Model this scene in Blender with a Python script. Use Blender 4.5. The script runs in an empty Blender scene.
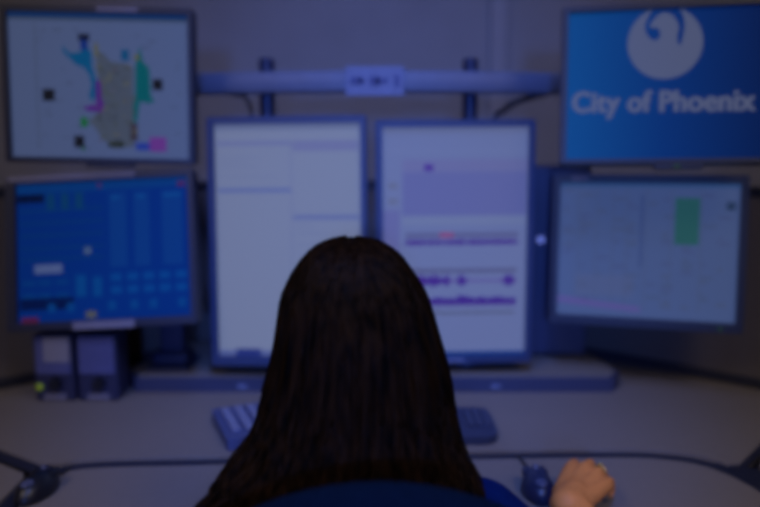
import bpy, bmesh, math, random
from mathutils import Vector, Matrix, Euler, noise
from mathutils.geometry import tessellate_polygon
random.seed(7)
S = bpy.context.scene
COL = S.collection
R = math.radians

# ------------------------------------------------------------------ materials
def lin(c):
    c /= 255.0
    return c/12.92 if c <= .04045 else ((c+.055)/1.055)**2.4
def rgb(r, g, b): return (lin(r), lin(g), lin(b), 1)

def mat(name, col, rough=.6, metal=0, spec=.5, noise_amt=0, scale=40, stretch=(1,1,1), bump=0, sheen=0):
    m = bpy.data.materials.new(name); m.use_nodes = True
    n = m.node_tree.nodes; l = m.node_tree.links; p = n['Principled BSDF']
    p.inputs['Base Color'].default_value = col
    p.inputs['Roughness'].default_value = rough
    p.inputs['Metallic'].default_value = metal
    p.inputs['Specular IOR Level'].default_value = spec
    if sheen: p.inputs['Sheen Weight'].default_value = sheen
    if noise_amt or bump:
        tc = n.new('ShaderNodeTexCoord'); mp = n.new('ShaderNodeMapping'); nz = n.new('ShaderNodeTexNoise')
        mp.inputs['Scale'].default_value = stretch
        nz.inputs['Scale'].default_value = scale; nz.inputs['Detail'].default_value = 5
        l.new(tc.outputs['Object'], mp.inputs['Vector']); l.new(mp.outputs['Vector'], nz.inputs['Vector'])
        if noise_amt:
            cr = n.new('ShaderNodeValToRGB')
            cr.color_ramp.elements[0].position = .3; cr.color_ramp.elements[1].position = .7
            cr.color_ramp.elements[0].color = [c*(1-noise_amt) for c in col[:3]] + [1]
            cr.color_ramp.elements[1].color = [min(1, c*(1+noise_amt)) for c in col[:3]] + [1]
            l.new(nz.outputs['Fac'], cr.inputs['Fac']); l.new(cr.outputs['Color'], p.inputs['Base Color'])
        if bump:
            b = n.new('ShaderNodeBump'); b.inputs['Strength'].default_value = bump; b.inputs['Distance'].default_value = .004
            l.new(nz.outputs['Fac'], b.inputs['Height']); l.new(b.outputs['Normal'], p.inputs['Normal'])
    return m

SCREEN_GAIN = .42
_scr = {}
def scr(r, g, b, gain=None):
    """a lit matte display pixel colour: gives off light and takes some room light"""
    k = (r, g, b, gain)
    if k not in _scr:
        c = rgb(r, g, b); c = (c[0], c[1], c[2]*.84, 1); m = bpy.data.materials.new('screen_%d_%d_%d' % (r, g, b)); m.use_nodes = True
        p = m.node_tree.nodes['Principled BSDF']
        p.inputs['Base Color'].default_value = [c[0]*.6, c[1]*.5, c[2]*.24, 1]
        p.inputs['Roughness'].default_value = .55; p.inputs['Specular IOR Level'].default_value = .04
        p.inputs['Emission Color'].default_value = c
        p.inputs['Emission Strength'].default_value = SCREEN_GAIN if gain is None else gain
        _scr[k] = m
    return _scr[k]
def glow(name, r, g, b, s=1.0):
    m = mat(name, rgb(r, g, b), .4); p = m.node_tree.nodes['Principled BSDF']
    p.inputs['Emission Color'].default_value = rgb(r, g, b); p.inputs['Emission Strength'].default_value = s
    return m

M = dict(
    wall=mat('painted_wall', rgb(137,133,135), .9, noise_amt=.05, scale=6, bump=.05),
    side=mat('painted_side_wall', rgb(150,143,140), .9, noise_amt=.05, scale=6),
    pillar=mat('painted_trim', rgb(143,139,142), .85, noise_amt=.04, scale=9),
    ceil=mat('ceiling_tile', rgb(190,186,180), .95, noise_amt=.08, scale=60),
    floor=mat('carpet', rgb(52,50,52), 1, noise_amt=.3, scale=220, bump=.4),
    part=mat('partition_fabric', rgb(96,88,86), .95, noise_amt=.15, scale=160, bump=.2),
    parttrim=mat('partition_trim', rgb(24,26,44), .6, noise_amt=.05),
    lam=mat('grey_laminate', rgb(116,108,103), .55, noise_amt=.035, scale=90, spec=.3),
    lam2=mat('riser_laminate', rgb(112,106,102), .5, noise_amt=.035, scale=90, spec=.3),
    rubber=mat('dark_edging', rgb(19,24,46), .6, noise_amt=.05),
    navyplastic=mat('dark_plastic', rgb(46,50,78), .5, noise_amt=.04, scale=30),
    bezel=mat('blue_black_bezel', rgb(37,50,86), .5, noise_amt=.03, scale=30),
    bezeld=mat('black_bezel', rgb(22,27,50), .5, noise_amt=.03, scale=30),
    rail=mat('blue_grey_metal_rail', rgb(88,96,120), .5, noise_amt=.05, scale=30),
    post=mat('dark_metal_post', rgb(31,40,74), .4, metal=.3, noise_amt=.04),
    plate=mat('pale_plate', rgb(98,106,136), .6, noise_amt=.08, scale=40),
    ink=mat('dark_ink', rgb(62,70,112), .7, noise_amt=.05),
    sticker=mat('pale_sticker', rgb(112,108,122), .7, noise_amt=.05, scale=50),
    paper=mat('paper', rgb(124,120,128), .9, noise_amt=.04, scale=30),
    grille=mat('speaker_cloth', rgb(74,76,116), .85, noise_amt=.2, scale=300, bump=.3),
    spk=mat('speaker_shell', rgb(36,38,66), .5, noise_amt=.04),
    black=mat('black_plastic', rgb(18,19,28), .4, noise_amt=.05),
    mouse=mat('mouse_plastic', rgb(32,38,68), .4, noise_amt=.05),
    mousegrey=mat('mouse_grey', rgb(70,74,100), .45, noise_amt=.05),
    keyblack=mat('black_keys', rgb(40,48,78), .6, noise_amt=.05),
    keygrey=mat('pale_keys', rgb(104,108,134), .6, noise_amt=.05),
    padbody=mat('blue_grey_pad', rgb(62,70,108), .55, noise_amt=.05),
    chair=mat('navy_fabric', (.0012,.0060,.0190,1), .95, noise_amt=.2, scale=260, bump=.3, spec=.05),
    steel=mat('grey_metal', rgb(120,122,130), .35, metal=.8, noise_amt=.04),
    skin=mat('skin', (.60,.21,.052,1), .6, spec=.25, noise_amt=.09, scale=26, bump=.12),
    lip=mat('lip', rgb(150,80,74), .5, noise_amt=.05),
    eye=mat('eye_white', rgb(220,216,210), .3, noise_amt=.02),
    iris=mat('iris', rgb(50,32,20), .3, noise_amt=.05),
    hair=mat('dark_brown_hair', (.0080,.0032,.0010,1), .5, noise_amt=.95, scale=20, stretch=(6,6,.3), bump=.5, spec=.03),
    blouse=mat('blue_cloth', (.0012,.010,.085,1), .9, spec=.05, noise_amt=.12, scale=60, bump=.15),
    trouser=mat('dark_cloth', rgb(30,30,40), .9, noise_amt=.12, scale=60),
    gold=mat('gold', rgb(200,170,96), .3, metal=.9, noise_amt=.04),
    green=glow('green_led', 110,130,20, .35), greend=glow('dim_green_led', 40,80,30, .35),
    white=glow('white_led', 140,150,200, .4),
    lamp=glow('lamp_diffuser', 255,244,225, 1.2),
)

# ------------------------------------------------------------------ mesh helpers
def new(): return bmesh.new()
def link(name, bm, m, parent=None, smooth=False, loc=None):
    me = bpy.data.meshes.new(name)
    bmesh.ops.recalc_face_normals(bm, faces=bm.faces[:]) if smooth != 'keep' else None
    bm.to_mesh(me); bm.free()
    o = bpy.data.objects.new(name, me); COL.objects.link(o)
    for x in (m if isinstance(m, (list, tuple)) else [m]): me.materials.append(x)
    if smooth:
        for p in me.polygons: p.use_smooth = True
    if parent: o.parent = parent
    if loc is not None: o.location = loc
    return o
def box(bm, c, s, bev=0, rot=None, seg=2, mi=0):
    r = bmesh.ops.create_cube(bm, size=1); vs = r['verts']
    bmesh.ops.scale(bm, vec=s, verts=vs)
    if bev:
        es = list({e for v in vs for e in v.link_edges})
        b = bmesh.ops.bevel(bm, geom=es, offset=bev, segments=seg, profile=.5, affect='EDGES')
        vs = list({v for f in b['faces'] for v in f.verts} | {v for v in vs if v.is_valid})
    if rot: bmesh.ops.rotate(bm, cent=(0,0,0), matrix=rot, verts=vs)
    bmesh.ops.translate(bm, vec=c, verts=vs)
    if mi:
        for f in {f for v in vs for f in v.link_faces}: f.material_index = mi
    return vs
def cyl(bm, p0, p1, r0, r1=None, n=24):
    p0, p1 = Vector(p0), Vector(p1); d = p1-p0
    r = bmesh.ops.create_cone(bm, cap_ends=True, segments=n, radius1=r0, radius2=r0 if r1 is None else r1, depth=d.length)
    q = d.to_track_quat('Z', 'Y').to_matrix().to_4x4(); q.translation = (p0+p1)/2
    bmesh.ops.transform(bm, matrix=q, verts=r['verts']); return r['verts']
def ell(bm, c, s, rot=None, u=24, v=16):
    r = bmesh.ops.create_uvsphere(bm, u_segments=u, v_segments=v, radius=1)
    m = Matrix.Translation(c) @ (rot.to_4x4() if rot else Matrix()) @ Matrix.Diagonal((*s, 1))
    bmesh.ops.transform(bm, matrix=m, verts=r['verts']); return r['verts']
def cap(bm, p0, r0, p1, r1):
    cyl(bm, p0, p1, r0, r1, 20); ell(bm, p0, (r0,)*3, u=20, v=12); ell(bm, p1, (r1,)*3, u=20, v=12)
def chain(bm, pts):
    for (a, ra), (b, rb) in zip(pts, pts[1:]): cap(bm, a, ra, b, rb)
def smoothpath(pts, n=10):
    P = [Vector(p) for p in pts]; out = []
    for i in range(len(P)-1):
        a, b, c, d = P[max(i-1,0)], P[i], P[i+1], P[min(i+2,len(P)-1)]
        for k in range(n):
            t = k/n
            out.append(.5*((2*b)+(c-a)*t+(2*a-5*b+4*c-d)*t*t+(3*b-a-3*c+d)*t**3))
    out.append(P[-1]); return out
def tube(bm, pts, r, n=10, flat=1.0):
    """swept tube; r a number or a list; flat squashes the vertical axis"""
    P = [Vector(p) for p in pts]; rings = []
    for i, p in enumerate(P):
        t = (P[min(i+1,len(P)-1)]-P[max(i-1,0)]).normalized()
        up = Vector((0,0,1)) if abs(t.z) < .9 else Vector((0,1,0))
        s = t.cross(up).normalized(); w = s.cross(t)
        rr = r[i] if isinstance(r, (list, tuple)) else r
        rings.append([bm.verts.new(p + s*rr*math.cos(2*math.pi*k/n) + w*rr*flat*math.sin(2*math.pi*k/n)) for k in range(n)])
    for a, b in zip(rings, rings[1:]):
        for k in range(n): bm.faces.new((a[k], a[(k+1)%n], b[(k+1)%n], b[k]))
    bm.faces.new(rings[0][::-1]); bm.faces.new(rings[-1])
def prism(bm, poly, z0, z1, axis='z', mi=0):
    """extrude a 2-D outline; axis z: (x,y); axis y: (x,z) with z0..z1 along y"""
    f = (lambda p, h: (p[0], p[1], h)) if axis == 'z' else (lambda p, h: (p[0], h, p[1]))
    a = [bm.verts.new(f(p, z0)) for p in poly]; b = [bm.verts.new(f(p, z1)) for p in poly]
    tris = tessellate_polygon([[Vector((p[0], p[1], 0)) for p in poly]])
    fs = []
    for t in tris:
        fs.append(bm.faces.new([a[i] for i in t])); fs.append(bm.faces.new([b[i] for i in t][::-1]))
    n = len(poly)
    for i in range(n): fs.append(bm.faces.new((a[i], a[(i+1)%n], b[(i+1)%n], b[i])))
    for q in fs: q.material_index = mi
def rrect(w, h, r, n=6, cx=0, cy=0):
    out = []
    for sx, sy, a0 in ((1,1,0), (-1,1,90), (-1,-1,180), (1,-1,270)):
        for k in range(n+1):
            a = R(a0+90*k/n); out.append((cx+sx*(w/2-r)+r*math.cos(a), cy+sy*(h/2-r)+r*math.sin(a)))
    return out
def empty(name, loc=(0,0,0), rot=None):
    o = bpy.data.objects.new(name, None); COL.objects.link(o); o.location = loc; o.empty_display_size = .05
    if rot is not None: o.rotation_euler = rot
    return o
def tag(o, label=None, cat=None, group=None, kind=None):
    for k, v in (('label', label), ('category', cat), ('group', group), ('kind', kind)):
        if v: o[k] = v
    return o
def structure(name, bm, m): return tag(link(name, bm, m), kind='structure')

# ------------------------------------------------------------------ room
X0, X1, Y0, Y1, ZC = -2.2, 2.2, -1.8, 2.6, 2.7
b = new(); box(b, (0,.4,-.05), (4.6,4.6,.1)); structure('floor', b, M['floor'])
b = new(); box(b, (0,.4,ZC+.05), (4.6,4.6,.1)); structure('ceiling', b, M['ceil'])
b = new(); box(b, (0,Y1+.05,ZC/2), (4.6,.1,ZC)); structure('wall_back', b, M['wall'])
b = new(); box(b, (0,Y0-.05,ZC/2), (4.6,.1,ZC)); structure('wall_front', b, M['side'])
b = new(); box(b, (X0-.05,.4,ZC/2), (.1,4.4,ZC)); structure('wall_left', b, M['side'])
b = new(); box(b, (X1+.05,.4,ZC/2), (.1,4.4,ZC)); structure('wall_right', b, M['side'])
b = new(); box(b, (.40,Y1-.015,ZC/2), (.058,.03,ZC), .004); structure('trim_1', b, M['pillar'])
b = new(); box(b, (0,Y1-.008,.05), (4.4,.016,.1), .003); structure('baseboard_back', b, M['parttrim'])

# ceiling lamps: two unseen round lamps added for the blue cast, two dim troffers
for loc, lab in (((.05,.15,ZC), 'added round ceiling lamp above and behind the seated person, blue fill for the desk'), ((0,.90,ZC), 'added round ceiling lamp over the person, blue wash for the back wall')):
    dl = tag(empty('added_ceiling_lamp', loc), lab, 'ceiling light', 'added round ceiling lamps')
    b = new(); cyl(b, (0,0,-.02), (0,0,-.001), .17, .17, 40); link('trim_ring', b, M['steel'], dl)
    b = new(); cyl(b, (0,0,-.026), (0,0,-.0205), .14, .14, 40); link('diffuser', b, M['lamp'], dl)
for x, lab in ((-1.15, 'rectangular ceiling light panel over the left side of the room'), (1.15, 'rectangular ceiling light panel over the right side of the room')):
    t = tag(empty('ceiling_panel_light', (x,-.3,ZC)), lab, 'ceiling light', 'rectangular ceiling light panels')
    b = new()
    for c, s in (((0,.6,-.012),(.62,.03,.022)), ((0,-.6,-.012),(.62,.03,.022)), ((.295,0,-.012),(.03,1.17,.022)), ((-.295,0,-.012),(.03,1.17,.022))): box(b, c, s)
    link('frame', b, M['steel'], t)
    b = new(); box(b, (0,0,-.008), (.55,1.16,.01)); link('diffuser', b, M['lamp'], t)

wsl = tag(empty('added_wall_spot', (0,Y0+.002,1.47)), 'added round spotlight on the wall behind the camera, blue fill for the monitors', 'added light')  # unseen lamp added to put blue light on the upright surfaces
b = new(); cyl(b, (0,.0,0), (0,.03,0), .07, .06, 32); link('wall_plate', b, M['steel'], wsl)
b = new(); cyl(b, (0,.03,0), (0,.128,-.02), .05, .10, 36); link('lamp_housing', b, M['steel'], wsl)
b = new(); cyl(b, (0,.129,-.02), (0,.133,-.021), .09, .09, 36); link('diffuser', b, M['lamp'], wsl)

# ------------------------------------------------------------------ console: partition, desk, riser
PT = 1.216
pl = [(-1.50,1.157), (-.427,2.057), (.427,2.057), (1.50,1.157)]
pt = tag(empty('desk_partition', (0,2.057,0)), 'dark fabric desk partition standing behind the monitors at the back of the desk', 'partition')
for (a, c) in zip(pl, pl[1:]):
    a, c = Vector((*a,0)), Vector((*c,0)); d = (c-a); L = d.length; ang = math.atan2(d.y, d.x)
    e = new(); box(e, (0,.02,PT/2), (L-.004,.04,PT-.03), .006)
    o = link('panel', e, M['part'], pt); o.location = (a+c)/2 - Vector((0,2.057,0)); o.rotation_euler = (0,0,ang)
    e = new(); box(e, (0,.02,PT-.012), (L,.046,.024), .004)
    o2 = link('top_cap', e, M['parttrim'], pt); o2.location = o.location; o2.rotation_euler = o.rotation_euler
    e = new(); box(e, (0,-.006,.763), (L-.02,.012,.022), .003)
    o2 = link('base_strip', e, M['parttrim'], pt); o2.location = o.location; o2.rotation_euler = o.rotation_euler

desk = tag(empty('control_desk', (0,1.4,0)), 'grey laminate control desk with a dark seam around its front worktop', 'desk')
OFF = Vector((0,-1.4,0))
def dlink(name, bm, m):
    o = link(name, bm, m, desk); o.location = OFF; return o
ZT, TH = .75, .03
# seam centre line, left to right
JL, JR = (-.590,1.232), (.616,1.232)
fl = smoothpath([(-.566,1.05,0), (-.572,1.13,0), (-.568,1.205,0), (-.52,1.248,0), (-.322,1.262,0), (0,1.279,0), (.403,1.294,0), (.52,1.286,0), (.585,1.252,0), (.622,1.18,0), (.648,1.05,0)], 8)
g = .0185
front = [(p.x*(1-.018), p.y-g) for p in fl]
front += [(.60,.985), (.40,1.00), (.20,1.045), (0,1.055), (-.20,1.045), (-.40,1.00), (-.58,.985)]
e = new(); prism(e, front, ZT-TH, ZT); dlink('front_worktop', e, M['lam'])
gr = [(p.x*(1+.018), p.y+g) for p in fl if p.y > 1.225]
pt_l, pt_r = (-1.040,1.525), (.952,1.600)
rear = gr + [(JR[0]+.02, JR[1]+.016), pt_r, (.427,2.045), (-.427,2.045), pt_l, (JL[0]-.02, JL[1]+.022)]
e = new(); prism(e, rear, ZT-TH, ZT); dlink('rear_worktop', e, M['lam'])
lw = [(-.600,1.05), (-.602,1.14), (-.604,1.19), (-.612,1.21), (-1.058,1.506), (-1.48,1.15), (-1.30,.82), (-.70,.92)]
e = new(); prism(e, lw, ZT-TH, ZT); dlink('side_worktop', e, M['lam'])
rw = [(.70,.92), (1.30,.82), (1.48,1.15), (.968,1.578), (.668,1.242), (.672,1.2), (.690,1.13), (.704,1.05)]
e = new(); prism(e, rw[::-1], ZT-TH, ZT); dlink('side_worktop', e, M['lam'])
# dark edging in the seam, a little below the worktops
e = new(); tube(e, [(p.x, p.y, ZT-.009) for p in fl], .0195, 10, .36); dlink('seam_edging', e, M['rubber'])
e = new(); tube(e, [(JL[0],JL[1],ZT-.008), (-1.045,1.514,ZT-.008)], .0125, 10, .55); dlink('seam_edging', e, M['rubber'])
e = new(); tube(e, [(JR[0],JR[1],ZT-.008), (.958,1.588,ZT-.008)], .0125, 10, .55); dlink('seam_edging', e, M['rubber'])
e = new(); prism(e, [(.585,1.262), (.628,1.258), (.662,1.236), (.69,1.05), (.655,1.05), (.630,1.16)][::-1], ZT-.03, ZT-.004); dlink('corner_infill', e, M['rubber'])
e = new(); prism(e, [(-.60,1.258), (-.548,1.236), (-.560,1.18), (-.558,1.05), (-.597,1.05), (-.600,1.18)], ZT-.03, ZT-.004); dlink('corner_infill', e, M['rubber'])
e = new(); prism(e, [(-1.25,.86), (-.6,1.0), (0,1.09), (.6,1.0), (1.25,.86), (1.40,1.14), (.42,1.96), (-.42,1.96), (-1.40,1.14)], ZT-.055, ZT-TH-.001); dlink('underframe', e, M['rubber'])
for x, y in ((-1.05,1.1), (1.05,1.1), (-.38,1.85), (.38,1.85)):
    e = new(); box(e, (x,y,(ZT-.055)/2), (.07,.07,ZT-.055), .006); dlink('leg', e, M['navyplastic'])

RZ = .788
riser = tag(empty('monitor_riser', (-.02,1.80,ZT)), 'long low monitor riser with dark front edge and grey top on the rear worktop', 'riser')
rp = [(-.560,1.640), (-.594,1.695), (-.560,1.905), (-.50,1.955), (.455,1.955), (.530,1.905), (.560,1.680), (.535,1.640)]
e = new(); prism(e, [(x+.02, y-1.80) for x, y in rp], .001, RZ-ZT-.004); link('body', e, M['navyplastic'], riser)
e = new(); prism(e, [((x+.02)*.985, (y-1.80)*.97+.002) for x, y in rp], RZ-ZT-.004, RZ-ZT); link('top', e, M['lam2'], riser)
for x in (-.315, .265):
    e = new(); box(e, (x+.02,-.1615,.014), (.022,.003,.009), .001); link('badge', e, M['plate'], riser)

# ------------------------------------------------------------------ monitors
def rotm(yaw, pit, rol):
    return Matrix.Rotation(R(yaw),3,'Z') @ Matrix.Rotation(R(pit),3,'X') @ Matrix.Rotation(R(rol),3,'Y')

def monitor(loc, rot, w, h, bz, base, frame_mat, items, label, group=None):
    """screen w x h centred on the root, facing -y; bz = left, right, top, bottom bezel; items = (shape in 0..1 screen units, colour, layer)"""
    t = empty('computer_monitor', loc, rotm(*rot).to_euler()); tag(t, label, 'monitor', group)
    l, r, tp, bt = bz
    ox0, ox1, oz0, oz1 = -w/2-l, w/2+r, -h/2-bt, h/2+tp
    cx, cz, ow, oh = (ox0+ox1)/2, (oz0+oz1)/2, ox1-ox0, oz1-oz0
    # bezel ring with real depth
    e = new()
    O = rrect(ow, oh, .006, 5, cx, cz); n = len(O)
    I = rrect(w, h, .0012, 5, 0, 0)
    rings = [[e.verts.new((x, y, z)) for x, z in P] for P, y in ((O,.022), (O,-.006), ([((x-cx)*.994+cx, (z-cz)*.994+cz) for x, z in O],-.009), (I,-.009), (I,.0015))]
    for a, c in zip(rings, rings[1:]):
        for k in range(n): e.faces.new((a[k], a[(k+1)%n], c[(k+1)%n], c[k]))
    link('bezel', e, frame_mat, t)
    # housing behind, tapering
    e = new(); vs = box(e, (cx,.030,cz), (ow-.004,.030,oh-.004), .004)
    vs = box(e, (cx,.052,cz), (ow*.66,.024,oh*.62), .008)
    link('housing', e, M['bezeld'], t)
    # screen
    e = new(); mats = []
    def mid(m):
        if m not in mats: mats.append(m)
        return mats.index(m)
    V = lambda u, v, y: e.verts.new(((u-.5)*w, y, (.5-v)*h))
    f = e.faces.new([V(0,1,.001), V(1,1,.001), V(1,0,.001), V(0,0,.001)]); f.material_index = mid(base)
    for it in items:
        kind, pts, m = it[0], it[1], it[2]; y = .001 - .00025*(it[3] if len(it) > 3 else 1)
        if kind == 'r':
            u0, v0, u1, v1 = pts
            f = e.faces.new([V(u0,v1,y), V(u1,v1,y), V(u1,v0,y), V(u0,v0,y)]); f.material_index = mid(m)
        else:
            vs = [V(u,v,y) for u, v in pts]
            for tr in tessellate_polygon([[Vector((u,v,0)) for u, v in pts]]):
                f = e.faces.new([vs[i] for i in tr]); f.material_index = mid(m)
                f.normal_update()
                if f.normal.y > 0: f.normal_flip()
    o = link('screen', e, mats, t, smooth='keep')
    for p in o.data.polygons: p.use_smooth = False
    return t
def sticker(t, u0, u1, z, hgt, m=None, y=-.0098, name='label_strip', dark=None):
    e = new(); box(e, ((u0+u1)/2, y, z), (u1-u0, .0016, hgt), .0004, seg=1); return link(name, e, m or M['sticker'], t)
def rects(fn, L, m, layer=1): return [('r', fn(*q), m, layer) for q in L]

# --- upper left: map display
UL = lambda x0, y0, x1, y1: ((x0-10)/178.5, (y0-12.5)/146, (x1-10)/178.5, (y1-12.5)/146)
ULp = lambda P: [((x-10)/178.5, (y-12.5)/146) for x, y in P]
it = []
it += rects(UL, [(10,12.5,188.5,17)], scr(18,62,140))
it += rects(UL, [(10,17,188.5,20)], scr(66,84,128))
it.append(('p', ULp([(97,50),(104,52),(110,60),(126,62),(133,66),(132,92),(135,108),(131,128),(133,146),(112,149),(100,138),(92,126),(86,122),(96,112),(102,100),(99,82),(96,66)]), scr(80,92,126), 1))
it.append(('p', ULp([(64,44),(67,50),(72,53),(80,51),(88,46),(92,52),(92,66),(96,80),(96,94),(91,101),(88,95),(91,84),(89,74),(84,67),(76,64),(68,56),(63,51)]), scr(14,90,158), 2))
it.append(('p', ULp([(135,64),(140,44),(143,60),(149,66),(150,94),(154,99),(148,102),(139,100),(136,120),(132,123),(132,104),(134,98)]), scr(12,98,122), 2))
it.append(('p', ULp([(95,80),(100,79),(101,98),(103,104),(101,112),(84,110),(83,106),(95,104)]), scr(84,40,152), 3))
it += rects(UL, [(79,33,90,40)], scr(24,30,62), 3); it += rects(UL, [(81,39,88,49)], scr(16,50,150), 3)
it += rects(UL, [(121,48,129,59)], scr(20,84,148), 3)
for q in ((42,89,54,101), (152,77,162,88), (72,136,82,148)): it += rects(UL, [q], scr(26,28,44), 3)
it += rects(UL, [(79,117,86,127)], scr(28,110,70), 3)
it += rects(UL, [(134,142,150,150)], scr(42,66,180), 3); it += rects(UL, [(148,136,165,151)], scr(112,62,166), 4)
it += rects(UL, [(106,142,122,147)], scr(40,50,48), 4); it += rects(UL, [(129,122,136,140)], scr(62,56,80), 4)
it += rects(UL, [(95,42,98,56),(134,53,139,58)], scr(104,106,74), 4)
it += rects(UL, [(79,148,83,151)], scr(30,100,64), 4)
for i in range(70):
    x, y = random.uniform(94,132), random.uniform(58,144); a = random.choice([(70,76,86),(110,112,96),(78,88,74),(96,90,130),(62,70,96)])
    it += rects(UL, [(x,y,x+random.uniform(1.5,5),y+random.uniform(.8,2.2))], scr(*a), 5)
for i in range(34):
    x, y = random.uniform(36,180), random.uniform(28,150)
    it += rects(UL, [(x,y,x+random.uniform(2,9),y+.9)], scr(64,74,112), 1)
it += rects(UL, [(36,22,36.8,150)], scr(70,82,118), 1)
mUL = monitor((-.5947,1.609,1.4336), (1.5,-1,1.0), .376, .301, (.013,.011,.013,.012), scr(88,106,168), M['bezeld'], it, 'upper left monitor showing a coloured district map on pale grey')
sticker(mUL, .0, .086, .1575, .011)
e = new(); box(e, (.02,-.004,-.1665), (.10,.018,.008), .002); link('stand_tab', e, M['bezeld'], mUL)

# --- lower left: blue control screen
LL = lambda x0, y0, x1, y1: ((x0-25)/545, (y0-35)/440, (x1-25)/545, (y1-35)/440)   # in zoomed units of the photograph's detail
it = []
it += rects(LL, [(25,35,570,66)], scr(9,64,154)); it += rects(LL, [(27,70,112,96)], scr(6,22,70), 2)
for x0, x1 in ((318,372), (396,444), (484,548)): it += rects(LL, [(x0,78,x1,312)], scr(12,62,158))
for x0, x1 in ((325,350), (405,430), (490,545)): it += rects(LL, [(x0,86,x1,98)], scr(14,78,170), 2)
it += rects(LL, [(78,294,166,322)], scr(88,108,180), 2); it += rects(LL, [(236,246,258,266)], scr(80,104,160), 2)
for y in (345,385):
    for x in (335,387,438,488,539): it += rects(LL, [(x-17,y-13,x+17,y+11)], scr(9,72,168), 2)
it += rects(LL, [(208,332,240,400),(262,340,290,402)], scr(9,74,166), 2)
for x in (60,110,165): it += rects(LL, [(x-20,345,x+20,358),(x-20,385,x+20,398)], scr(8,64,154), 2)
it += rects(LL, [(30,400,200,436)], scr(6,26,92), 1)
it += rects(LL, [(34,459,88,478)], scr(90,32,86), 2); it += rects(LL, [(238,447,270,468)], scr(92,96,108), 2)
for x in (130,190,320,390,450,540): it += rects(LL, [(x-12,418,x+12,446)], scr(9,70,162), 2)
for q in ((284,42,294,58), (536,50,560,66)): it += rects(LL, [q], scr(80,40,110), 3)
for y in (120,160,200,240,275): it += rects(LL, [(34,y,300,y+4)], scr(12,66,136), 1)
for x in (120,165,210): it += rects(LL, [(x,70,x+26,120)], scr(12,66,132), 1)
mLL = monitor((-.5958,1.5846,1.088), (-1.7,-11.6,-3.1), .376, .301, (.022,.013,.016,.018), scr(5,50,152), M['bezeld'], it, 'lower left monitor with a dark blue control panel screen')
sticker(mLL, -.203, .075, .1605, .0125)
sticker(mLL, -.066, .066, -.1615, .016)
# stand of that monitor
e = new(); box(e, (.10,.085,-.01), (.07,.05,.07), .008); link('tilt_head', e, M['navyplastic'], mLL)

# --- upper right: city logo
UR = lambda P: [((x-567)/200.0, (y-10.5)/149.5) for x, y in P]
cr = lambda P: [(610+x/5.636, y/5.636) for x, y in P]
m_ur = bpy.data.materials.new('city_screen_vignette'); m_ur.use_nodes = True  # blue screen with the vignette's left-to-right falloff painted into its emission
n = m_ur.node_tree.nodes; l = m_ur.node_tree.links; p = n['Principled BSDF']
tc = n.new('ShaderNodeTexCoord'); sx = n.new('ShaderNodeSeparateXYZ'); ma = n.new('ShaderNodeMapRange'); rampn = n.new('ShaderNodeValToRGB')
l.new(tc.outputs['Generated'], sx.inputs[0]); l.new(sx.outputs['X'], rampn.inputs['Fac'])
rampn.color_ramp.elements[0].color = rgb(20,104,196); rampn.color_ramp.elements[1].color = rgb(4,32,110)
q = rampn.color_ramp.elements.new(.5); q.color = rgb(8,66,160)
p.inputs['Base Color'].default_value = (.004,.02,.045,1); l.new(rampn.outputs['Color'], p.inputs['Emission Color'])
p.inputs['Emission Strength'].default_value = .36; p.inputs['Roughness'].default_value = .55; p.inputs['Specular IOR Level'].default_value = .04
mUR = monitor((.5647,1.5025,1.430), (-12.4,-10.4,-.6), .376, .301, (.013,.013,.011,.010), m_ur, M['bezeld'], [], 'upper right monitor with white bird emblem and city name on blue')
K = .376/200.0   # metres per picture unit on this screen
arc = lambda a0, a1, k, rx=213, ry=205, c=(318,248): [(c[0]+rx*math.cos(R(a0+(a1-a0)*i/k)), c[1]+ry*math.sin(R(a0+(a1-a0)*i/k))) for i in range(k+1)]
bird = arc(248,-66,46)[::1] + [(402,64),(420,100),(428,140),(425,190),(408,262),(392,262),(385,220),(396,170),(390,140),(365,100),(335,82),(310,77),(285,86),(255,112),(228,150),(240,163),(262,160),(282,170),(292,192),(288,217),(268,234),(246,230),(224,212),(206,178),(204,140),(222,96),(245,62)]
bird = [(x, y) for x, y in bird]
wm = scr(104,118,180, .32)
e = new(); prism(e, [((x/5.636+610-667)*K, -(y/5.636-85.2)*K*1.07) for x, y in bird], .0006, .0002, 'y'); link('emblem', e, wm, mUR)
cu = bpy.data.curves.new('city_name', 'FONT'); cu.body = 'City of Phoenix'; cu.align_x = 'CENTER'; cu.size = .0605; cu.offset = 0; cu.extrude = .0002; cu.space_character = 1.03
tmp = bpy.data.objects.new('tmp', cu); COL.objects.link(tmp)
me = bpy.data.meshes.new_from_object(tmp.evaluated_get(bpy.context.evaluated_depsgraph_get()))
bpy.data.objects.remove(tmp)
xs = [v.co.x for v in me.vertices]; sc_ = .340/(max(xs)-min(xs)); mx = (max(xs)+min(xs))/2
for v in me.vertices: v.co = Vector(((v.co.x-mx)*sc_, v.co.y*.97, v.co.z))
tb = new()
for k in range(9):       # heavier strokes: the outline repeated around itself
    a_ = 2*math.pi*k/8; q0 = len(tb.verts); tb.from_mesh(me); tb.verts.ensure_lookup_table()
    for v in tb.verts[q0:]: v.co += Vector((.0027*math.cos(a_), .0018*math.sin(a_), .00004*k)) if k < 8 else Vector((0,0,.0004))
me = bpy.data.meshes.new('lettering'); tb.to_mesh(me); tb.free()
o = bpy.data.objects.new('lettering', me); COL.objects.link(o); me.materials.clear(); me.materials.append(wm); o.parent = mUR
o.rotation_euler = (R(90), R(.5), 0); o.location = (-.006,.0003,-.0545)
e = new(); box(e, (.025,-.004,-.1665), (.09,.018,.010), .002); link('stand_tab', e, M['bezeld'], mUR)
e = new(); ell(e, (.022,-.0135,-.1665), (.005,.002,.003)); link('power_light', e, M['greend'], mUR)

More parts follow.
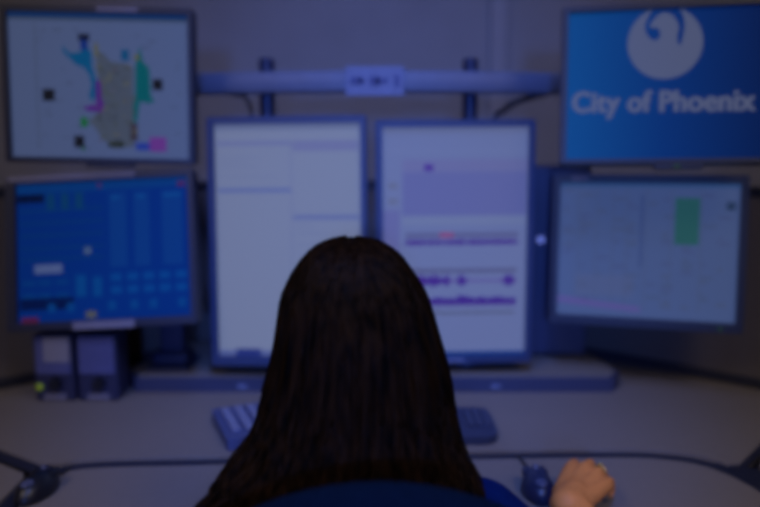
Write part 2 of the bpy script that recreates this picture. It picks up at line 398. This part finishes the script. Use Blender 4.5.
# --- lower right: chart screen
LR = lambda x0, y0, x1, y1: ((x0-20)/583, (y0-24)/445, (x1-20)/583, (y1-24)/445)
it = []
it += rects(LR, [(20,24,603,36)], scr(60,96,168))
it += rects(LR, [(402,70,480,222)], scr(50,108,126), 2); it += rects(LR, [(562,82,590,108)], scr(48,70,120), 2)
it += rects(LR, [(292,60,300,300)], scr(66,86,160), 1); it += rects(LR, [(80,330,275,400)], scr(90,108,176), 1)
it.append(('p', [((x-20)/583, (y-24)/445) for x, y in ((22,405),(300,432),(300,450),(22,428))], scr(102,98,186), 2))
for i in range(90):
    x, y = random.choice((34,92,150,205,250,318,365,430,490,540)), 46+random.randint(0,27)*14
    if 395 < x+20 < 490 and y < 225: continue
    it += rects(LR, [(x,y,x+random.uniform(12,46),y+4)], random.choice((scr(76,92,140), scr(84,94,134), scr(76,84,150))), 1)
for x in (85,145,200,245,310,390,485): it += rects(LR, [(x,40,x+2,440)], scr(84,98,148), 1)
mLR = monitor((.5907,1.6360,1.0769), (-17,-4.9,-.3), .376, .301, (.017,.016,.019,.021), scr(84,106,178), M['bezeld'], it, 'lower right monitor showing a pale chart with one green block')
sticker(mLR, -.163, -.128, .160, .010)
e = new(); ell(e, (.158,-.0098,-.163), (.004,.002,.003)); link('power_light', e, M['greend'], mLR)

# --- centre left portrait: blank pale page
LP = lambda x0, y0, x1, y1: ((x0-36)/627, (y0-14)/985, (x1-36)/627, (y1-14)/985)
it = []
it += rects(LP, [(36,14,663,40)], scr(120,134,196)); it += rects(LP, [(45,84,370,104)], scr(120,130,196))
it += rects(LP, [(372,84,655,128)], scr(120,128,194)); it += rects(LP, [(362,84,368,985)], scr(122,132,192))
it += rects(LP, [(48,282,362,300)], scr(104,120,196)); it += rects(LP, [(372,396,655,416)], scr(108,122,194))
it += rects(LP, [(110,968,220,999)], scr(46,60,150), 2)
it += rects(LP, [(36,975,663,999)], scr(96,110,186), 1)
for y in (150,170,190,230): it += rects(LP, [(60,y,60+random.uniform(120,260),y+6)], scr(126,138,194))
for y in (440,470,520,560,620,680,760): it += rects(LP, [(385,y,385+random.uniform(60,220),y+6)], scr(124,136,194))
mLP = monitor((-.2035,1.640,1.099), (-3.4,-3.6,-.6), .324, .518, (.016,.014,.016,.022), scr(132,144,196), M['bezel'], it, 'left portrait monitor with an almost blank pale page, behind the head')

# --- centre right portrait: waveform page
RP = lambda x0, y0, x1, y1: ((x0-4)/310, (y0-15)/480, (x1-4)/310, (y1-15)/480)
it = []
it += rects(RP, [(4,15,314,22)], scr(124,136,200)); it += rects(RP, [(4,60,314,68)], scr(120,134,202))
it += rects(RP, [(46,80,314,106)], scr(118,124,196)); it += rects(RP, [(92,90,112,104)], scr(84,60,180), 2)
it += rects(RP, [(46,106,312,196)], scr(108,116,196)); it += rects(RP, [(4,184,40,300)], scr(112,118,196))
it += rects(RP, [(16,128,36,140),(16,160,36,172)], scr(112,122,176), 2)
it += rects(RP, [(46,198,312,216)], scr(124,138,200)); it += rects(RP, [(52,232,296,243)], scr(100,106,172))
it += rects(RP, [(126,232,156,242)], scr(150,80,150), 2)
for k in range(60):
    x = 52+k*4.07; hh = random.uniform(3,6.5); it += rects(RP, [(x,252-hh,x+3.9,254+hh*.8)], scr(82,62,172), 2)
it += rects(RP, [(60,308,294,318)], scr(98,104,166))
for k in range(58):
    x = 60+k*4.03; c = max(math.exp(-((x-v)/s)**2) for v, s in ((140,7),(172,9),(112,16),(275,12),(85,14)))
    hh = 3+9*c; it += rects(RP, [(x,334-hh,x+3.9,334+hh)], scr(76,50,170) if c > .3 else scr(108,100,190), 2)
for k in range(58):
    x = 60+k*4.03; hh = 5+4*abs(noise.noise(Vector((k*.35,1.7,0))))*2 + (6 if abs(x-172) < 9 else 0)
    it += rects(RP, [(x,378-hh,x+3.9,384)], scr(70,40,168), 2)
it += rects(RP, [(60,385,292,388)], scr(96,80,176), 2)
for k in range(29): it += rects(RP, [(60+k*8,400,65+k*8,406)], scr(84,90,128), 2)
for k in range(9): it += rects(RP, [(70+k*25,412,71.5+k*25,470)], scr(122,132,196))
it += rects(RP, [(4,487,314,495)], scr(24,66,160), 2)
mRP = monitor((.1688,1.659,1.0913), (1.6,.3,-.4), .324, .518, (.016,.014,.016,.018), scr(118,132,200), M['bezel'], it, 'right portrait monitor with a violet audio waveform page')
sticker(mRP, -.018, .022, -.2685, .008, M['plate'], name='badge')

# mounts (each belongs to its monitor): local frame is the monitor's
def mount(t, pts, r=.016):
    e = new(); box(e, (0,.068,0), (.11,.012,.11), .003); link('mount_plate', e, M['post'], t)
    inv = t.matrix_basis.inverted()
    e = new(); tube(e, [Vector((0,.07,0))] + [inv @ Vector(p) for p in pts], r, 12); link('mount_arm', e, M['post'], t)
mount(mLP, [(-.262,1.742,1.10)]); mount(mRP, [(.208,1.744,1.09)])
mount(mUL, [(-.60,1.785,1.45)]); mount(mUR, [(.60,1.785,1.45)])
mount(mLR, [(.655,1.845,1.08)])

# stand of the lower left monitor: pole on a base on the riser
inv = mLL.matrix_basis.inverted()
def wl(name, bm, m):      # build in world axes, hang under the monitor
    o = link(name, bm, m, mLL); o.matrix_basis = inv; return o
e = new(); box(e, (-.495,1.735,.93), (.056,.036,.272), .006); wl('stand_pole', e, M['post'])
e = new(); box(e, (-.495,1.735,RZ+.005), (.098,.13,.008), .003); box(e, (-.495,1.725,RZ+.024), (.082,.07,.03), .008); wl('stand_base', e, M['post'])
e = new(); box(e, (-.495,1.700,1.05), (.05,.05,.05), .006); wl('stand_neck', e, M['post'])

# ------------------------------------------------------------------ rail on two posts
rail = tag(empty('monitor_rail', (0,1.78,RZ)), 'blue grey curved monitor rail on two dark posts above the portrait monitors', 'monitor rail')
ro = Vector((0,-1.78,-RZ))
e = new(); rings = []
for i in range(49):
    x = -.66+1.32*i/48; y = 1.70+.36*x*x
    prof = [(-.012,-.024),(-.017,-.018),(-.019,0),(-.017,.018),(-.012,.024),(.012,.024),(.012,-.024)]
    rings.append([e.verts.new((x, y+a, 1.451+c)) for a, c in prof])
for a, c in zip(rings, rings[1:]):
    for k in range(7): e.faces.new((a[k], a[(k+1)%7], c[(k+1)%7], c[k]))
e.faces.new(rings[0]); e.faces.new(rings[-1][::-1])
o = link('crossbar', e, M['rail'], rail); o.location = ro
for x in (-.265,.212):
    e = new(); cyl(e, (x,1.78,RZ+.001), (x,1.78,1.508), .0185); cyl(e, (x,1.78,1.508), (x,1.78,1.512), .0185, .014)
    cyl(e, (x,1.78,RZ+.001), (x,1.78,RZ+.016), .06, .055, 32)
    o = link('post', e, M['post'], rail); o.location = ro
    e = new(); box(e, (x,1.757,1.451), (.05,.05,.036), .004); o = link('clamp', e, M['post'], rail); o.location = ro
np_ = new(); box(np_, (-.0115,1.6775,1.451), (.129,.004,.064), .0012); o = link('name_plate', np_, M['plate'], rail); o.location = ro
e = new()
for cx, w_, h_, a in ((-.052,.026,.017,8), (-.040,.014,.010,-12), (-.012,.022,.020,-18), (.004,.026,.012,6), (.037,.011,.026,20)):
    box(e, (cx,1.6752,1.451), (w_,.0012,h_), .0003, seg=1)
o = link('worn_print', e, M['ink'], rail); o.location = ro

for pts, lab, rr in (([(-.350,1.785,1.430),(-.318,1.775,1.424),(-.304,1.765,1.40),(-.300,1.755,1.37),(-.32,1.77,1.20),(-.34,1.82,.90),(-.36,1.86,RZ+.03),(-.40,1.88,RZ+.009)], 'thin dark cable hanging below the left end of the monitor rail', .0042),
                     ([(.400,1.795,1.434),(.360,1.785,1.424),(.316,1.775,1.410),(.285,1.765,1.388),(.268,1.758,1.365),(.268,1.77,1.20),(.29,1.82,.90),(.31,1.86,RZ+.03),(.33,1.88,RZ+.012)], 'thick dark cable curving below the right end of the monitor rail', .0065)):
    e = new(); tube(e, smoothpath(pts, 8), rr, 8); o = link('cable', e, M['rubber'], smooth=True); tag(o, lab, 'cable', 'cables below the monitor rail')

# ------------------------------------------------------------------ equipment on the desk
tw = tag(empty('computer_tower', (.437,1.87,RZ)), 'tall narrow black computer tower with small white light beside right portrait monitor', 'computer')
e = new(); box(e, (0,.004,.240), (.15,.142,.468), .006); link('case', e, M['navyplastic'], tw)
e = new(); box(e, (0,-.070,.240), (.146,.010,.460), .004); link('front_panel', e, M['navyplastic'], tw)
e = new(); cyl(e, (-.046,-.079,.296), (-.046,-.072,.296), .0085); link('power_light', e, M['white'], tw)
e = new(); box(e, (0,0,.003), (.13,.12,.006), .001); link('foot', e, M['black'], tw)

def speaker(x, w, label, led):
    t = tag(empty('desktop_speaker', (x,1.574,ZT)), label, 'speaker', 'small desktop speakers')
    e = new(); box(e, (0,.042,.076), (w,.076,.150), .005); link('cabinet', e, M['spk'], t)
    e = new(); box(e, (0,.003,.105), (w-.010,.008,.086), .003); link('grille', e, M['grille'], t)
    e = new(); cyl(e, (.004,-.012,.043), (.004,.006,.043), .0125, .0145); link('knob', e, M['black'], t)
    e = new(); box(e, (.0,.0035,.0105), (.048,.003,.013), .001); link('label_strip', e, M['sticker'], t)
    if led:
        e = new(); ell(e, (-w/2+.011,.001,.034), (.0075,.004,.0075)); link('power_light', e, M['green'], t)
    return t
speaker(-.716, .086, 'small dark desktop speaker with green light and paper note, under lower left monitor', True)
speaker(-.621, .088, 'small dark desktop speaker without a note, right one under lower left monitor', False)
e = new(); prism(e, [(-.734,.841), (-.678,.841), (-.678,.897), (-.734,.897)], 1.5715, 1.5722, 'y')
tag(link('paper_note', e, M['paper']), 'pale blank paper note stuck on the front of the left speaker', 'note')

# keyboard and keypad
kb = tag(empty('keyboard', (.026,1.415,ZT)), 'low black keyboard lying behind the head, rounded right end showing', 'keyboard')
e = new(); prism(e, rrect(.400, .168, .034, 8), .001, .016); link('case', e, M['keyblack'], kb)
kpos = [(-.186+.0169*i, .056-.0195*j) for j in range(6) for i in range(23) if i not in (15, 19)][:120]
km = None; k_ = 0
for x, y in kpos:
    if x < -.14 or k_ >= 98: continue
    k_ += 1
    if km is None:
        e = new(); box(e, (0,0,.0185), (.0142,.016,.006), .0015, seg=1); km = link('key', e, M['keyblack'], kb); km.location = (x,y,0)
    else:
        c = km.copy(); COL.objects.link(c); c.location = (x,y,0)
kp = tag(empty('keypad', (-.254,1.405,ZT), (0,0,R(22))), 'small blue grey keypad with pale keys lying left of the person', 'keypad')
e = new(); prism(e, rrect(.128, .178, .010, 4), .001, .024); link('case', e, M['padbody'], kp)
km = None
for i in range(4):
    for j in range(5):
        loc = (-.040+.026*i, .058-.026*j, 0)
        if km is None:
            e = new(); box(e, (0,0,.0275), (.016,.0235,.008), .002, seg=1); km = link('key', e, M['keygrey'], kp); km.location = loc
        else:
            c = km.copy(); COL.objects.link(c); c.location = loc

# mice
def mouse(loc, rz, label, m, cord):
    t = tag(empty('computer_mouse', loc, (0,0,R(rz))), label, 'mouse', 'computer mice')
    e = new(); vs = ell(e, (0,0,.004), (.027,.050,.032), u=32, v=20)
    for v in vs:
        if v.co.z < .001: v.co.z = .001
        v.co.x *= 1-.12*max(0, v.co.y/.05)
    link('shell', e, m, t, True)
    for s in (-1,1):
        e = new(); ell(e, (s*.0112,.022,.0245), (.0100,.021,.0085)); link('button', e, m, t, True)
    e = new(); cyl(e, (-.003,.022,.032), (.003,.022,.032), .007); link('wheel', e, M['mousegrey'], t)
    e = new(); ell(e, (0,-.024,.0290), (.010,.016,.0045)); link('painted_highlight', e, M['mousegrey'], t, True)  # shine on the shell, modelled as a pale grey lens
    e = new(); tube(e, smoothpath(cord, 8), .0022, 8); link('cord', e, M['black'], t, True)
mouse((.255,1.137,ZT), 0, 'dark computer mouse just left of the right hand', M['mouse'], [(0,.048,.008),(-.002,.075,.004),(.001,.095,.004),(-.004,.126,.0035),(-.006,.140,.001)])
mouse((-.553,1.135,ZT), -8, 'black computer mouse at the left seam corner of the front worktop', M['black'], [(0,.048,.008),(.002,.07,.004),(.000,.085,.004),(-.004,.100,.001)])

# ------------------------------------------------------------------ chair
ch = tag(empty('office_chair', (0,.80,0)), 'navy fabric office chair with arched backrest behind the seated person', 'chair')
e = new(); NX, NZ = 20, 18; grid = {}
for side in (0,1):
    for i in range(NX+1):
        for j in range(NZ+1):
            u = -1+2*i/NX; x = .235*u
            ztop = .991-2.3*x*x-.02*max(0,abs(u)-.8)*5; zb = .56+.03*u*u
            t_ = j/NZ; z = zb+(ztop-zb)*t_
            edge = min(1, (1-abs(u))*5)**.5*min(1, min(t_,1-t_)*9)**.5
            y = -.130+1.1*x*x+.028*math.sin(math.pi*t_*1.1)+(.024 if side else -.024)*max(.12,edge)
            grid[side,i,j] = e.verts.new((x, y, z))
for side in (0,1):
    for i in range(NX):
        for j in range(NZ):
            q = [grid[side,i,j], grid[side,i+1,j], grid[side,i+1,j+1], grid[side,i,j+1]]; e.faces.new(q if side else q[::-1])
ring = [(i,0) for i in range(NX)] + [(NX,j) for j in range(NZ)] + [(i,NZ) for i in range(NX,0,-1)] + [(0,j) for j in range(NZ,0,-1)]
for a, c in zip(ring, ring[1:]+ring[:1]): e.faces.new((grid[0,*a], grid[0,*c], grid[1,*c], grid[1,*a]))
link('backrest', e, M['chair'], ch, True)
e = new(); prism(e, rrect(.48,.47,.10,8,0,.02), .385,.436); vs = [v for v in e.verts if v.co.z > .43]; link('seat', e, M['chair'], ch)
e = new(); tube(e, smoothpath([(0,-.02,.37),(0,-.17,.40),(0,-.19,.52),(0,-.165,.70)],8), .022, 12, .5); link('back_bar', e, M['black'], ch, True)
e = new(); cyl(e, (0,0,.12), (0,0,.385), .026); cyl(e, (0,0,.08), (0,0,.24), .038); link('column', e, M['steel'], ch)
for k in range(5):
    a = R(90+72*k); ex, ey = .30*math.cos(a), .30*math.sin(a)
    e = new(); tube(e, [(0,0,.105),(ex*.5,ey*.5,.095),(ex,ey,.075)], [.03,.024,.018], 10, .7); f_ = link('base_arm', e, M['black'], ch, True)
    e = new(); cyl(e, (ex-.022,ey,.029), (ex-.006,ey,.029), .028); cyl(e, (ex+.006,ey,.029), (ex+.022,ey,.029), .028); cyl(e, (ex,ey,.03), (ex,ey,.075), .008); link('caster', e, M['black'], f_)

# ------------------------------------------------------------------ person
def remesh(name, bm, m, vox, parent=None, it=4):
    o = link(name, bm, m)
    rm = o.modifiers.new('r', 'REMESH'); rm.mode = 'VOXEL'; rm.voxel_size = vox; rm.use_smooth_shade = True
    sm = o.modifiers.new('s', 'SMOOTH'); sm.iterations = it; sm.factor = .5
    me = bpy.data.meshes.new_from_object(o.evaluated_get(bpy.context.evaluated_depsgraph_get()))
    o.modifiers.clear(); o.data = me; me.name = name
    if not me.materials: me.materials.append(m)
    for p_ in me.polygons: p_.use_smooth = True
    if parent: o.parent = parent
    return o
CX = -.028
SH = {-1: (CX-.142,.850,.840), 1: (CX+.150,.850,.850)}
EL = {-1: (-.345,.815,.700), 1: (.300,.800,.722)}
WR = {-1: (-.170,1.060,.787), 1: (.281,1.030,.792)}
def hand(bm, W, d, s, lift=0):
    """palm down hand: W wrist, d forward, s towards the little finger"""
    W, d, s = Vector(W), Vector(d).normalized(), Vector(s).normalized(); Z = Vector((0,0,1))
    P = lambda f, si, z: W + d*f + s*si + Z*z
    kn = [(.082,-.029,.010), (.086,-.0095,.013), (.081,.0105,.010), (.072,.029,.004)]
    cap(bm, P(-.02,0,.0), .0245, P(.012,0,.001), .0235)
    for (f, si, z) in kn: cap(bm, P(.008,si*.55,.0), .0165, P(f,si,z-.003), .0122)
    ell(bm, P(.048,0,-.003), (.034,.034,.017))
    sh = [(.034,.020), (.034,.024), (.031,.022), (.024,.018)]
    for (f, si, z), (l1, l2), sp in zip(kn, sh, (-.16,-.02,.02,.0)):
        a = P(f, si, z); b_ = a + d*l1 + s*l1*sp - Z*.006; c_ = b_ + d*l2*.55 + s*l2*sp*.5 - Z*l2*.75; e_ = c_ - d*.004 - Z*.012
        r = .0086 if si < .02 else .0074
        chain(bm, [(a, r+.0018), (b_, r+.0002), (c_, r-.0006), (e_, r-.0013)])
    chain(bm, [(P(.016,-.012,-.006), .0165), (P(.042,-.026,-.015), .0115), (P(.066,-.029,-.019), .0098), (P(.086,-.025,-.021), .0085)])
def torso(bm, g):
    ell(bm, (CX,.845,.775), (.128+g,.080+g,.135+g)); ell(bm, (CX,.825,.66), (.105+g,.078+g,.12+g)); ell(bm, (CX,.815,.55), (.150+g,.105+g,.105+g))
    ell(bm, (CX-.055,.915,.76), (.055+g,.05+g,.055+g)); ell(bm, (CX+.055,.915,.76), (.055+g,.05+g,.055+g))
    for s in (-1,1):
        cap(bm, (CX+s*.040,.850,.905), .042+g, (SH[s][0]-s*.012,SH[s][1],SH[s][2]+.004), .046+g)
def arm(bm, s, g, upto=1.0):
    chain(bm, [(SH[s], .047+g), ((Vector(SH[s])+Vector(EL[s]))/2, .041+g), (EL[s], .035+g)])
    a, w = Vector(EL[s]), Vector(WR[s]); m1 = a.lerp(w, .3); end = a.lerp(w, upto)
    chain(bm, [(a, .034+g), (m1, .034+g), (end, (.034+(.0235-.034)*max(0,(upto-.3)/.7))+g)])
def leg(bm, s, g):
    chain(bm, [((CX+s*.085,.83,.525), .080+g), ((CX+s*.10,1.02,.522), .068+g), ((CX+s*.105,1.22,.50), .052+g), ((CX+s*.105,1.235,.32), .050+g), ((CX+s*.105,1.23,.13), .036+g)])
b = new()
torso(b, 0)
for s in (-1,1): arm(b, s, 0); leg(b, s, 0); chain(b, [((CX+s*.105,1.22,.09), .034), ((CX+s*.108,1.27,.055), .030), ((CX+s*.112,1.37,.040), .024)])
hand(b, WR[1], (.545,.838,0), (.838,-.545,0)); hand(b, WR[-1], (.42,.907,0), (-.907,.42,0))
cap(b, (CX,.852,.90), .052, (CX,.885,1.00), .047)
ell(b, (CX,.900,1.085), (.071,.090,.100)); ell(b, (CX,.935,1.025), (.058,.062,.060)); ell(b, (CX,.972,.990), (.030,.024,.022))
ell(b, (CX,.990,1.030), (.034,.012,.020)); ell(b, (CX-.040,.962,1.05), (.024,.022,.020)); ell(b, (CX+.040,.962,1.05), (.024,.022,.020))
ell(b, (CX,.978,1.088), (.045,.014,.012))
chain(b, [((CX,.987,1.085), .0075), ((CX,1.004,1.052), .0095), ((CX,.996,1.046), .012)])
for s in (-1,1): ell(b, (CX+s*.0735,.898,1.058), (.008,.018,.030)); ell(b, (CX+s*.013,.994,1.046), (.008,.009,.007))
person = remesh('person', b, M['skin'], .0032, None, 3)
tag(person, 'person with long dark brown hair and blue top, seated with back to view', 'person')
for s in (-1,1):
    e = new(); ell(e, (CX+s*.030,.9705,1.073), (.0125,.0125,.0115)); eye = link('eye', e, M['eye'], person, True)
    e = new(); ell(e, (CX+s*.030,.9815,1.073), (.005,.0025,.005)); link('iris', e, M['iris'], eye, True)
e = new(); ell(e, (CX,1.000,1.021), (.021,.0055,.0045)); ell(e, (CX,.999,1.0145), (.018,.0055,.005)); link('mouth', e, M['lip'], person, True)
b = new(); torso(b, .007)
for s in (-1,1): arm(b, s, .0075, .42)
cap(b, (CX,.852,.895), .056, (CX,.856,.915), .055)
remesh('blouse', b, M['blouse'], .006, person, 5)
b = new(); ell(b, (CX,.815,.545), (.162,.117,.100))
for s in (-1,1): leg(b, s, .010)
remesh('trousers', b, M['trouser'], .008, person, 4)
for s in (-1,1):
    b = new(); chain(b, [((CX+s*.105,1.205,.05), .040), ((CX+s*.108,1.29,.048), .042), ((CX+s*.112,1.385,.036), .032)]); box(b, (CX+s*.108,1.29,.012), (.075,.24,.022), .008)
    remesh('shoe', b, M['black'], .006, person, 3)
# ring on the ring finger
d_, s_ = Vector((.545,.838,0)).normalized(), Vector((.838,-.545,0)).normalized()
c0 = Vector(WR[1]) + d_*(.081+.016) + s_*.0118 + Vector((0,0,.007)); ax = (d_ + s_*.08 - Vector((0,0,.18))).normalized()
e = new(); u_ = ax.cross(Vector((0,0,1))).normalized(); w_ = u_.cross(ax)
pts = [c0 + (u_*math.cos(2*math.pi*k/24) + w_*math.sin(2*math.pi*k/24))*.0102 for k in range(25)]
tube(e, pts, .0017, 8); ell(e, c0 + w_*.0118, (.0045,.0045,.003)); link('ring', e, M['gold'], person, True)

# ---- hair: draped shell with strands over it
LV = [(1.197,-.036,-.033),(1.190,-.066,-.002),(1.178,-.084,.019),(1.158,-.100,.035),(1.139,-.110,.048),(1.121,-.117,.057),(1.083,-.123,.068),(1.046,-.130,.078),(1.008,-.140,.085),(.976,-.148,.089),(.944,-.162,.097),(.918,-.181,.103),(.891,-.200,.113),(.865,-.211,.120),(.838,-.217,.116)]
YC = [.885,.885,.885,.885,.885,.885,.885,.885,.880,.870,.855,.842,.828,.812,.800]
DB = [.004,.038,.058,.074,.087,.096,.110,.116,.117,.114,.107,.100,.090,.078,.066]
DF = [.004,.036,.056,.072,.082,.088,.086,.074,.070,.066,.058,.050,.044,.040,.034]
def lerp_level(t):
    t = max(0, min(len(LV)-1.0001, t)); i = int(t); f = t-i
    A = [(z, a, c, y, db, df) for (z, a, c), y, db, df in zip(LV, YC, DB, DF)]
    p0, p1, p2, p3 = A[max(i-1,0)], A[i], A[i+1], A[min(i+2,len(A)-1)]
    return [.5*((2*b)+(c-a)*f+(2*a-5*b+4*c-d)*f*f+(3*b-a-3*c+d)*f**3) for a, b, c, d in zip(p0,p1,p2,p3)]
def hair_pt(th, t, off=0):
    """th 0 = back of the head, +-90 = sides, beyond = towards the face"""
    z, xl, xr, yc, db, df = lerp_level(t); k = yc/.88
    z = 1.3-(1.3-z)*k; xl *= k; xr *= k
    c, h = (xl+xr)/2, (xr-xl)/2
    sn, cs = math.sin(th), math.cos(th)
    low = max(0, t-5)/9
    rg = 1 + (.022+.030*low)*noise.noise(Vector((th*5.5, t*.16, 2.0))) + (.010+.014*low)*noise.noise(Vector((th*19, t*.22, 9.0)))
    x = c + (h*rg+off)*sn
    y = yc - (db*rg+off)*cs if cs > 0 else yc - (df*rg+off)*cs
    return Vector((x, y, z + off*max(0, 1-t/3)))
e = new(); NT, NL = 150, 60; T0 = R(128); rows = []
for j in range(NL+1):
    row = []
    for i in range(NT+1):
        th = -T0+2*T0*i/NT
        tmax = 13.2 + .75*noise.noise(Vector((th*4,3.3,0))) + .5*noise.noise(Vector((th*15,7.7,0)))
        t = .02+(tmax-.02)*(j/NL)
        lim = 1 if t > 3.4 else 1
        row.append(e.verts.new(hair_pt(th, t)))
    rows.append(row)
for a, c in zip(rows, rows[1:]):
    for i in range(NT): e.faces.new((a[i], a[i+1], c[i+1], c[i]))
# close the crown towards the forehead with a front fan down to the hairline
fr = []
for j in range(12):
    t = .02+3.3*j/11
    row = [e.verts.new(hair_pt(T0+(2*math.pi-2*T0)*i/24, t)) for i in range(25)]; fr.append(row)
for a, c in zip(fr, fr[1:]):
    for i in range(24): e.faces.new((a[i], a[i+1], c[i+1], c[i]))
for k in range(950):
    th0 = random.uniform(-T0, T0); t0 = random.uniform(.1,2.0); t1 = random.uniform(11.8,14.0) if random.random() < .8 else random.uniform(8,12)
    ph, am, fq = random.uniform(0,6.28), random.uniform(.01,.05), random.uniform(.5,1.1); dth = random.uniform(-.10,.10)
    n = 18; pts = []; rr = []; r0 = random.uniform(.0009,.0019); o0 = random.uniform(-.0004,.0016)
    for i in range(n+1):
        f = i/n; t = t0+(t1-t0)*f
        th = th0+dth*f+am*math.sin(ph+fq*t)*(.3+f)
        off = o0 + .002*f*f + (.006*max(0,f-.85) if k % 3 == 0 else 0)
        pts.append(hair_pt(max(-T0,min(T0,th)), t, off)); rr.append(r0*(1-.75*f**3)*(min(1,.25+f*6)))
    tube(e, pts, rr, 4)
# curled ends resting on the right shoulder and loose ends at the left
for k in range(26):
    right = k < 16; th0 = R(random.uniform(62,96)) if right else -R(random.uniform(60,95)); t0 = random.uniform(9.5,11)
    pts, rr = [], []; r0 = random.uniform(.0022,.0036); cu_ = random.uniform(.008,.016); ph = random.uniform(0,6.28)
    for i in range(26):
        f = i/25; t = t0+(13.6-t0)*f; q = hair_pt(th0, t, .002+.004*f)
        q += Vector((cu_*f*math.sin(ph+f*7), -.006*f+cu_*.4*f*math.cos(ph+f*7), .0))
        pts.append(q); rr.append(r0*(1-.7*f**2))
    tube(e, pts, rr, 6)
hair = link('hair', e, M['hair'], person, True)
so = hair.modifiers.new('thickness', 'SOLIDIFY'); so.thickness = .0025; so.offset = -1

# ------------------------------------------------------------------ light
def area(name, loc, rot, sx, sy, power, col):
    d = bpy.data.lights.new(name, 'AREA'); d.shape = 'RECTANGLE'; d.size = sx; d.size_y = sy; d.energy = power; d.color = col
    o = bpy.data.objects.new(name, d); COL.objects.link(o); o.location = loc; o.rotation_euler = rot; return o
for x in (-1.15,1.15): area('panel_light', (x,-.3,ZC-.03), (0,0,0), .55, 1.1, 13.5, (1,.84,.68))
def spot(name, loc, aim, power, col, size, soft):
    d = bpy.data.lights.new(name, 'SPOT'); d.energy = power; d.color = col; d.spot_size = R(size); d.spot_blend = 1.0; d.shadow_soft_size = soft
    o = bpy.data.objects.new(name, d); COL.objects.link(o); o.location = loc
    o.rotation_euler = (Vector(aim)-Vector(loc)).to_track_quat('-Z','Y').to_euler(); return o
spot('added_blue_spot', (.05,.15,ZC-.06), (-.02,1.50,.80), 200, (.12,.25,1.0), 44, .14)  # added blue fill for the middle of the desk
spot('added_wall_spot', (0,Y0+.16,1.45), (.0,1.75,1.12), 205, (.10,.24,1.0), 34, .09)  # added blue fill from behind the camera
spot('added_blue_spot', (0,.90,ZC-.06), (0,2.6,1.18), 86, (.16,.28,1.0), 84, .14)  # added blue wash for the back wall
w = bpy.data.worlds.new('world'); S.world = w; w.use_nodes = True
w.node_tree.nodes['Background'].inputs['Color'].default_value = (.05,.05,.06,1); w.node_tree.nodes['Background'].inputs['Strength'].default_value = .3

# ------------------------------------------------------------------ camera
cd = bpy.data.cameras.new('camera'); cam = bpy.data.objects.new('camera', cd); COL.objects.link(cam); S.camera = cam
cam.location = (0,0,1.30); cam.rotation_euler = (R(90-7.94),0,0)
cd.sensor_width = 36; cd.lens = 36*742/760; cd.clip_start = .05
cd.dof.use_dof = True; cd.dof.focus_distance = .98; cd.dof.aperture_fstop = 1.5
S.cycles.filter_width = 4.5
S.view_settings.view_transform = 'Standard'; S.view_settings.look = 'None'; S.view_settings.gamma = 1; S.view_settings.use_curve_mapping = False
S.view_settings.exposure = 0
